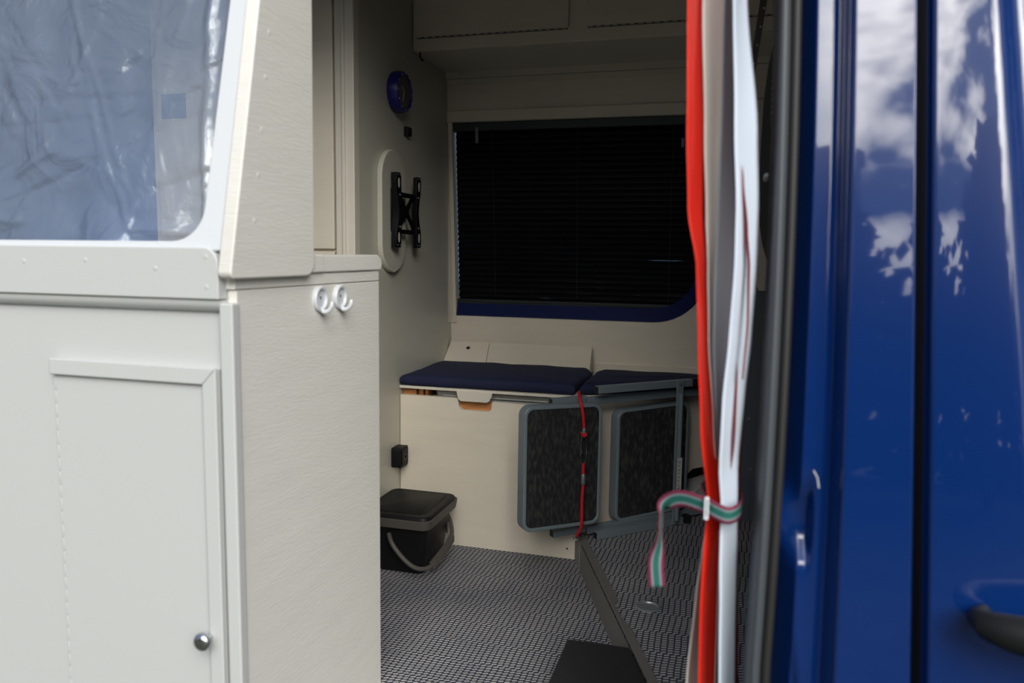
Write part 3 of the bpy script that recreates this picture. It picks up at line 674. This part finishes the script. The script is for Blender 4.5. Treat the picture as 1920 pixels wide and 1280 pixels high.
hd = cat([(-.812, 1.752, .118), (-.795, 1.735, .100), (-.768, 1.735, .068), (-.742, 1.742, .044), (-.722, 1.757, .034), (-.708, 1.782, .034), (-.700, 1.83, .044), (-.698, 1.88, .056), (-.704, 1.925, .070), (-.722, 1.958, .095), (-.74, 1.968, .118)], 4)
hm_ = MB().tube(hd, .0058, 10)
hn = obj('handle', hm_, rim_pl, bn)
mb = MB()
for k in range(15):
    t = k/14; y = 1.788+.115*t; x = -.706+.009*math.sin(math.pi*t*.6); z = .035+.030*t
    mb.box(x-.008, x+.008, y-.0026, y+.0026, z-.009, z+.009)
tag(obj('grip_ribs', mb, rim_pl, hn, bev=.001), kind='stuff')

# mat
tag(obj('step_mat', MB().prism([(-.279, 1.424), (-.156, 1.426), (edge(1.29)-.006, 1.29), (edge(1.0)-.006, 1.0), (-.282, 1.0)], .0015, .0835, XY), black_fab, bev=.006),
    'black flat-topped mat on the floor at the bottom edge, beside the step', 'mat')
# chrome socket in platform floor
rs = thing('floor_socket', (-.141, 1.614, .0805), 'round metal socket set into the raised carpet floor', 'socket')
mb = MB().lathe([(.0265, 0), (.0265, .002), (.024, .0035), (.0205, .003), (.019, .0005), (.014, .0012), (.008, .0008), (.002, .0005)], (-.141, 1.614, .0802), 'z', 36)
obj('ring', mb, mat('dull_aluminium', (.42, .44, .46), .38, metal=.6), rs)

# ------------------------------------------------------------------ right: charcoal seat box panel, seat, rail
sbx = thing('seat_box', (.2, 2.3, .08), 'charcoal panel with screws right of the ribbons', 'panel')
obj('front_panel', MB().prism([(.03, .081), (.35, .081), (.35, .74), (.075, .74), (.05, .80), (.03, .80)], 2.250, 2.262, XZ), dark_panel, sbx, bev=.002)
obj('hatch', MB().prism([(.03, .081), (.0785, .081), (.0795, .195), (.073, .208), (.055, .218), (.03, .228)], 2.2475, 2.2505, XZ), dark_panel, sbx, bev=.0008)
for x, z in ((.067, .377), (.0785, .232)):
    obj('screw', MB().lathe([(.0052, 0), (.005, -.001), (.0035, -.0014), (.0015, -.0008)], (x, 2.2498, z), 'y', 14), chrome, sbx)
fsn = thing('front_seat', (.18, 1.5, .45), 'black front seat back behind the door pillar', 'seat')
mb = MB().grid(26, 26, lambda u, v: (0, 0, 0)); mb = MB()
def superell(c, a, b, cc, e=.5, nu=28, nv=18):
    m_ = MB(); f_ = lambda x: math.copysign(abs(x)**e, x)
    m_.grid(nu, nv, lambda u, v: (c[0]+a*f_(math.cos(2*math.pi*u))*f_(math.sin(math.pi*v)), c[1]+b*f_(math.sin(2*math.pi*u))*f_(math.sin(math.pi*v)), c[2]-cc*f_(math.cos(math.pi*v))))
    return m_
obj('backrest', superell((.17, 1.42, 1.02), .13, .24, .25, .6), black_fab, fsn)
obj('seat_cushion', superell((.34, 1.45, .55), .22, .26, .22, .5), black_fab, fsn)
obj('recliner_knob', MB().lathe([(.006, .02), (.006, -.004), (.002, -.006)], (.046, 1.25, .952), 'y', 16), dull_metal, fsn)
st_ = [(.17-.118*1.0, 1.42-.16+.0*k, .62+.36*k/14) for k in range(15)]
mb = MB()
for k in range(30):
    a = -1.1+2.2*k/29
    mb.box(.046+.012*abs(a)**2, .049+.012*abs(a)**2, 1.268+.02*a*a, 1.271+.02*a*a, 1.08+.12*math.sin(a), 1.084+.12*math.sin(a))
tag(obj('stitching', mb, dark_panel, fsn), kind='stuff')
rl = thing('roof_rail', (.03, 1.9, 1.25), 'brown-grey perforated rail at the top, right of the ribbons', 'rail')
mb = MB(); mb.prism([(.018, 1.23), (.030, 1.23), (.068, 1.55), (.050, 1.55)], 1.90, 1.915, XZ); obj('bar', mb, brownish, rl)
for k in range(5): obj('rivet', MB().lathe([(.0028, 0), (.002, -.001)], (.029+.0045*k*1.2, 1.90, 1.27+k*.04), 'y', 8), bright, rl)
tag(obj('cab_divider', MB().prism([(.66, .082), (.665, .082), (.665, 1.79), (.66, 1.79)], 1.0, 2.42, XZ), dark_panel, smooth=False), 'dark cab side behind the front seat', 'panel')

# ------------------------------------------------------------------ door pillar, front door
def BY(z): return .80+.08*(z-.4)+.03*(z-.4)**2 if z > .4 else .80+.08*(z-.4)-.05*(z-.4)**2
def sstep(a, b, x): t = min(1, max(0, (x-a)/(b-a))); return t*t*(3-2*t)
XE = lambda z: .057+.028*(z-.4)-.039*(z-.4)**2 if z > .4 else .057                       # rear edge of pillar skin
XG = lambda z: .191-.0355*(z-.4)                        # front edge of pillar skin (shut line)
def pillar(u, v):
    z = -.55+2.35*v; x = XE(z)+(XG(z)-XE(z))*u
    d = .028+.032*max(0, 1-u/.16)
    d += .004*sstep(.30, .37, u)*(1-sstep(.37, .40, u))
    d -= .026*sstep(.38, .47, u)
    # pocket pressed into the jamb strip
    jb = 1-sstep(.36, .46, u)
    pk = (1-sstep(.22, .28, u))*(sstep(.512, .532, z)-sstep(.565, .600, z))
    d = d*(1-pk)+.046*pk
    low = 1-sstep(.30, .50, z)
    d += jb*(.010*low)*(1-sstep(.10+.12*low, .16+.12*low, u))
    d += .010*sstep(.965, 1.0, u)**2
    return (x, BY(z)+d, z)
dp = thing('door_pillar', (.12, .85, -.55), 'glossy blue van pillar right of the ribbons, between doorway and front door', 'van pillar')
obj('skin', MB().grid(110, 150, pillar), blue_paint, dp, recalc=False, sharp=180)
obj('front_return', MB().grid(2, 60, lambda u, v: (XG(-.55+2.35*v), BY(-.55+2.35*v)+.010+.05*u, -.55+2.35*v)), blue_paint, dp, recalc=False)
obj('shut_gap', MB().grid(1, 60, lambda u, v: (XG(-.55+2.35*v)-.003+.02*u, BY(-.55+2.35*v)+.045, -.55+2.35*v)), rubber, dp, recalc=False)
tag(obj('scratch', MB().tube([(XE(.61)+.030, BY(.61)+.0205, .612), (XE(.61)+.034, BY(.61)+.0202, .605), (XE(.6)+.036, BY(.6)+.020, .594)], .0007, 6), bright, dp), label='pale scratch')
# grey seal trim
gt = thing('door_trim', (.03, .86, -.1), 'grey door frame trim with black rubber seal, left of the blue pillar', 'door trim')
def XT(z): return (.0405 if z > .7 else .0405+.000*(z-.7), .058)
obj('trim_cover', MB().grid(10, 60, lambda u, v: (lambda z: (XE(z)-.0245+.0185*u, BY(z)+.035-.012*math.sin(math.pi*u)+.04*(1-sstep(0, .25, u)), z))(-.3+2.1*v)), grey_trim, gt, recalc=False, sharp=180)
obj('inner_cover', MB().grid(3, 60, lambda u, v: (lambda z: (XE(z)-.0245+.010*u*(1 if z > .6 else 1), BY(z)+.075+.12*u, z))(-.3+2.1*v)), dark_panel, gt, recalc=False)
obj('seal', MB().tube([(XE(z)-.003, BY(z)+.030, z) for z in [-.3+2.1*k/30 for k in range(31)]], .0052, 10), rubber, gt)
obj('edge_backing', MB().grid(1, 40, lambda u, v: (lambda z: (XE(z)-.012+.03*u, BY(z)+.075, z))(-.3+2.1*v)), rubber, gt, recalc=False)
# front door
fd = thing('front_door', (.7, .85, -.5), 'glossy blue front door of the van at the right edge', 'van door')
def door(u, v):
    z = -.5+2.3*v; x = XG(z)+.0085+(u**1.6)*1.0
    d = .012*(1-sstep(0, .006, x-XG(z)-.0085))**2
    c = .262-.10*(z-.9)                                # vertical crease
    d += .014*sstep(c-.014, c+.012, x)-.05*max(0, x-c)*0
    d += .10*max(0, x-c-.01)**1.3*0
    d -= .0015*math.sin(math.pi*min(1, (x-XG(z))/.11))
    return (x, BY(z)-.002+d, z)
obj('skin', MB().grid(160, 130, door), blue_paint, fd, recalc=False, sharp=180)
obj('edge_return', MB().grid(2, 60, lambda u, v: (XG(-.5+2.3*v)+.0085, BY(-.5+2.3*v)+.010+.05*u, -.5+2.3*v)), blue_paint, fd, recalc=False)
hp = [(.246, .802, .498), (.237, .785, .498), (.240, .768, .499), (.254, .755, .500), (.280, .748, .500), (.32, .745, .500), (.38, .745, .500), (.44, .75, .500), (.46, .78, .500)]
hm = MB().tube(hp, [.007, .010, .0135, .0165, .0185, .020, .020, .018, .012], 16)
tag(obj('handle', hm, mat('black_handle', (.012, .013, .013), .5, spec=.3), fd), label='black door handle')
ru = tag(obj('van_roof', MB().box(-2.66, 1.32, .98, 2.52, 1.862, 1.90), blue_paint, bev=.02), 'blue van roof above the opening', 'roof')
ru['label'] = 'blue van roof over the whole interior'

# ------------------------------------------------------------------ ribbons of the fly curtain
RG = 'strips of the gathered fly curtain'
def ribbon(name, edges, y0, m, label, w=.045, flip=1, ph=0, edge_m=None):
    """edges: list of (z, xl, xr); the strip keeps its width by turning about its length"""
    import bisect
    zs = [e[0] for e in edges][::-1]
    def at(z):
        for (za, la, ra), (zb_, lb, rb) in zip(edges, edges[1:]):
            if zb_ <= z <= za:
                t = (z-zb_)/(za-zb_); t = t*t*(3-2*t)*.5+t*.5; return lb+(la-lb)*t, rb+(ra-rb)*t
        return edges[-1][1:]
    z0, z1 = edges[-1][0], edges[0][0]
    def fn(u, v):
        z = z0+(z1-z0)*v; l, r = at(z); dx = r-l; dy = math.sqrt(max(0, w*w-dx*dx))*flip
        tie = math.exp(-((z-.555)/.05)**2)
        x = l+dx*u; y = y0+dy*(u-.5)*(1-.65*tie)+.004*math.sin(math.pi*u)*(1+.6*math.sin(z*9+ph))+.0015*pnoise(Vector((x*20, z*14, ph)))
        return (x, y, z)
    o = obj(name, MB().grid(8, 110, fn), m, solid=.0009, recalc=False, sharp=180)
    tag(o, label, 'curtain strip', RG); return o
ribbon('curtain_strip', [(1.60, -.062, -.042), (1.105, -.0565, -.043), (.967, -.0525, -.0355), (.88, -.048, -.033), (.82, -.0365, -.0265), (.74, -.0315, -.0205), (.64, -.0250, -.010), (.555, -.0145, .0005), (.50, -.0165, .001), (.44, -.0175, .001), (.30, -.0150, .003), (0.02, -.012, .006)], .885, red_pl, 'bright red plastic strip, leftmost of the gathered curtain strips', ph=0)
ribbon('curtain_strip', [(1.60, -.046, -.018), (1.105, -.043, -.0195), (.967, -.0355, -.0150), (.88, -.030, -.014), (.82, -.0255, -.0190), (.74, -.0215, -.0175), (.64, -.0120, -.009), (.555, -.003, .0005), (.50, .0005, .004), (.30, .0025, .007), (.02, .004, .010)], .905, pale_pl, 'pale grey-white strip right behind the red one in the gathered curtain', w=.0285, ph=1)
ribbon('curtain_strip', [(1.60, -.022, -.004), (1.105, -.0205, -.008), (.967, -.018, -.004), (.88, -.018, .002), (.82, -.0185, .004), (.74, -.017, .003), (.64, -.010, .001), (.58, -.004, .001), (.555, -.003, .003), (.50, .002, .006), (.30, .003, .009), (.02, .004, .012)], .920, grey_pl, 'mid grey strip in the middle of the gathered curtain', w=.026, ph=2)
ribbon('curtain_strip', [(1.60, -.012, .002), (1.105, -.0105, .0035), (.967, -.0035, .0205), (.88, .002, .0255), (.82, .003, .0265), (.74, .0005, .0245), (.68, -.003, .0205), (.60, -.0035, .0165), (.555, .0005, .0180), (.50, .0015, .020), (.44, .004, .0215), (.30, .0085, .026), (.02, .012, .030)], .870, white_pl, 'bluish white strip, rightmost and broadest of the gathered curtain', ph=3)
ribbon('curtain_strip', [(1.60, -.006, .004), (1.105, -.004, .005), (.967, .0, .0185), (.88, .0055, .0225), (.82, .010, .0285), (.74, .010, .026), (.64, .010, .0205), (.555, .008, .0192), (.50, .008, .0220), (.30, .010, .029), (.02, .012, .033)], .893, maroon_pl, 'thin dark red strip edge showing right of the white curtain strip', ph=4)
ribbon('curtain_strip', [(.53, -.014, -.004), (.50, -.018, -.006), (.44, -.0235, -.009), (.34, -.0300, -.012), (.30, -.0315, -.013), (.02, -.036, -.016)], .905, pale_pl, 'pale strip end fanning out left under the tie, behind the red strip', ph=5)
ribbon('curtain_strip', [(.952, .0010, .0026), (.91, .0068, .0086), (.86, .0125, .0148), (.82, .0165, .0188), (.76, .0185, .0200), (.70, .0165, .0175)], .862, maroon_pl, 'thin dark red plastic thread lying over the white curtain strip', w=.0035, ph=6)
# tie band around them
tieb = thing('tie_band', (0, .87, .50), 'green, white and dark red striped band tied round the curtain strips', 'tie band')
def bandmesh(path, width, updir=None):
    mb = MB(); mb.uv = []; P = [Vector(p) for p in path]; N = len(P)
    for i, p in enumerate(P):
        t = (P[min(i+1, N-1)]-P[max(i-1, 0)]).normalized()
        side = updir[i] if updir else Vector((0, 0, 1))
        s = (Vector(side)-t*t.dot(Vector(side))).normalized()
        for k in range(7): mb.v.append(p+s*width*(k/6-.5)); mb.uv.append((k/6*.998+.001, i/N))
    mb.f = [(i*7+k, i*7+k+1, (i+1)*7+k+1, (i+1)*7+k) for i in range(N-1) for k in range(6)]
    return mb
loop = cat([(-.014, .850, .5595), (-.004, .845, .556), (.008, .844, .5530), (.018, .855, .5545), (.0225, .885, .556), (.012, .930, .557), (-.010, .932, .559), (-.0225, .90, .560), (-.018, .862, .5605), (-.0145, .848, .5605)])
obj('loop', bandmesh(loop, .0190), web, tieb, recalc=False, solid=.0008)
tail = [(-.0145, .846, .5600), (-.024, .848, .5625), (-.038, .855, .5635), (-.050, .862, .560), (-.060, .868, .551), (-.0645, .872, .540), (-.0650, .872, .52), (-.0665, .872, .50), (-.0690, .870, .48), (-.0665, .868, .452)]
tw = cat(tail, 8); ups = []
for i in range(len(tw)):
    f = i/(len(tw)-1); a = sstep(.35, .62, f); b_ = sstep(.68, .92, f)
    side = Vector((0, 0, 1))*(1-a)+Vector((-.22, -1, 0)).normalized()*a
    side = side*(1-b_)+Vector((-1, -.25, 0)).normalized()*b_
    ups.append(side)
obj('tail', bandmesh(tw, .0185, ups), web, tieb, recalc=False, solid=.0008)
obj('buckle', MB().ring(rrect(-.0172, -.0122, .5475, .5725, .0015, 3), rrect(-.0152, -.0142, .550, .570, .0004, 3), .838, .843, XZ), buckle_m, tieb, bev=.0006)
# rod that carries the curtain, above the frame
cr_ = thing('curtain_rod', (-.5, .89, 1.49), 'white rod over the doorway carrying the curtain strips', 'rod')
obj('rod', MB().tube([(-.62, .89, 1.59), (.05, .89, 1.59)], .006, 12), white_darkened, cr_)

# ------------------------------------------------------------------ outside: ground and trees behind the camera (seen mirrored in the paint)
tag(obj('ground', MB().box(-60, 60, -60, 40, -.75, -.62), groundm, smooth=False), kind='structure')
def tree(x, y, h, r, label, sd):
    rnd = random.Random(sd)
    t_ = thing('tree', (x, y, -.62), label, 'tree', group='trees facing the van')
    obj('trunk', MB().tube([(x, y, -.7), (x+.1, y, h*.35), (x-.1, y+.1, h*.8)], [.22, .16, .06], 10), bark, t_)
    mb = MB()
    for c in range(420):
        a = rnd.uniform(0, 2*math.pi); v = rnd.random()**.7; zz = h*(.18+.80*v); rad = r*(1.05-v**1.6)*math.sqrt(rnd.random())
        cx, cy = x+rad*math.cos(a), y+rad*math.sin(a)
        for k in range(9):
            p = Vector((cx, cy, zz))+Vector((rnd.gauss(0, .28), rnd.gauss(0, .28), rnd.gauss(0, .26)))
            u = Vector((rnd.gauss(0, 1), rnd.gauss(0, 1), rnd.gauss(0, 1))).normalized()*.22; w = u.orthogonal().normalized()*.14
            mb.add([p-u, p+w, p+u, p-w], [(0, 1, 2, 3)])
    tag(obj('foliage', mb, leafm, t_, smooth=False, recalc=False), kind='stuff')
TR = [(-9, -13, 6.0, 2.0, 'tall dark tree behind the photographer, far left'), (-4.4, -12, 4.9, 2.0, 'rounded dark tree behind the photographer, left of centre'),
      (1.2, -12.5, 5.5, 1.3, 'dark tree mirrored in the blue pillar'), (4.2, -12, 5.7, 1.45, 'dark tree mirrored in the blue front door'), (9.6, -13, 4.6, 1.9, 'dark tree behind the photographer, far right')]
for i, (x, y, h, r, l) in enumerate(TR): tree(x, y, h, r, l, 11+i)
mb = MB(); rnd = random.Random(3)
for c in range(5200):
    x = rnd.uniform(-16, 16); p = Vector((x, -16.5+rnd.uniform(-.8, .8), rnd.uniform(-.6, 3.5+.6*math.sin(x*.9)+.4*math.sin(x*2.3))))
    u = Vector((rnd.gauss(0, 1), rnd.gauss(0, 1), rnd.gauss(0, 1))).normalized()*.32; w = u.orthogonal().normalized()*.24
    mb.add([p-u, p+w, p+u, p-w], [(0, 1, 2, 3)])
hd_ = tag(obj('hedge', mb, leafm, smooth=False, recalc=False), 'long dark hedge across the ground behind the trees', 'hedge')
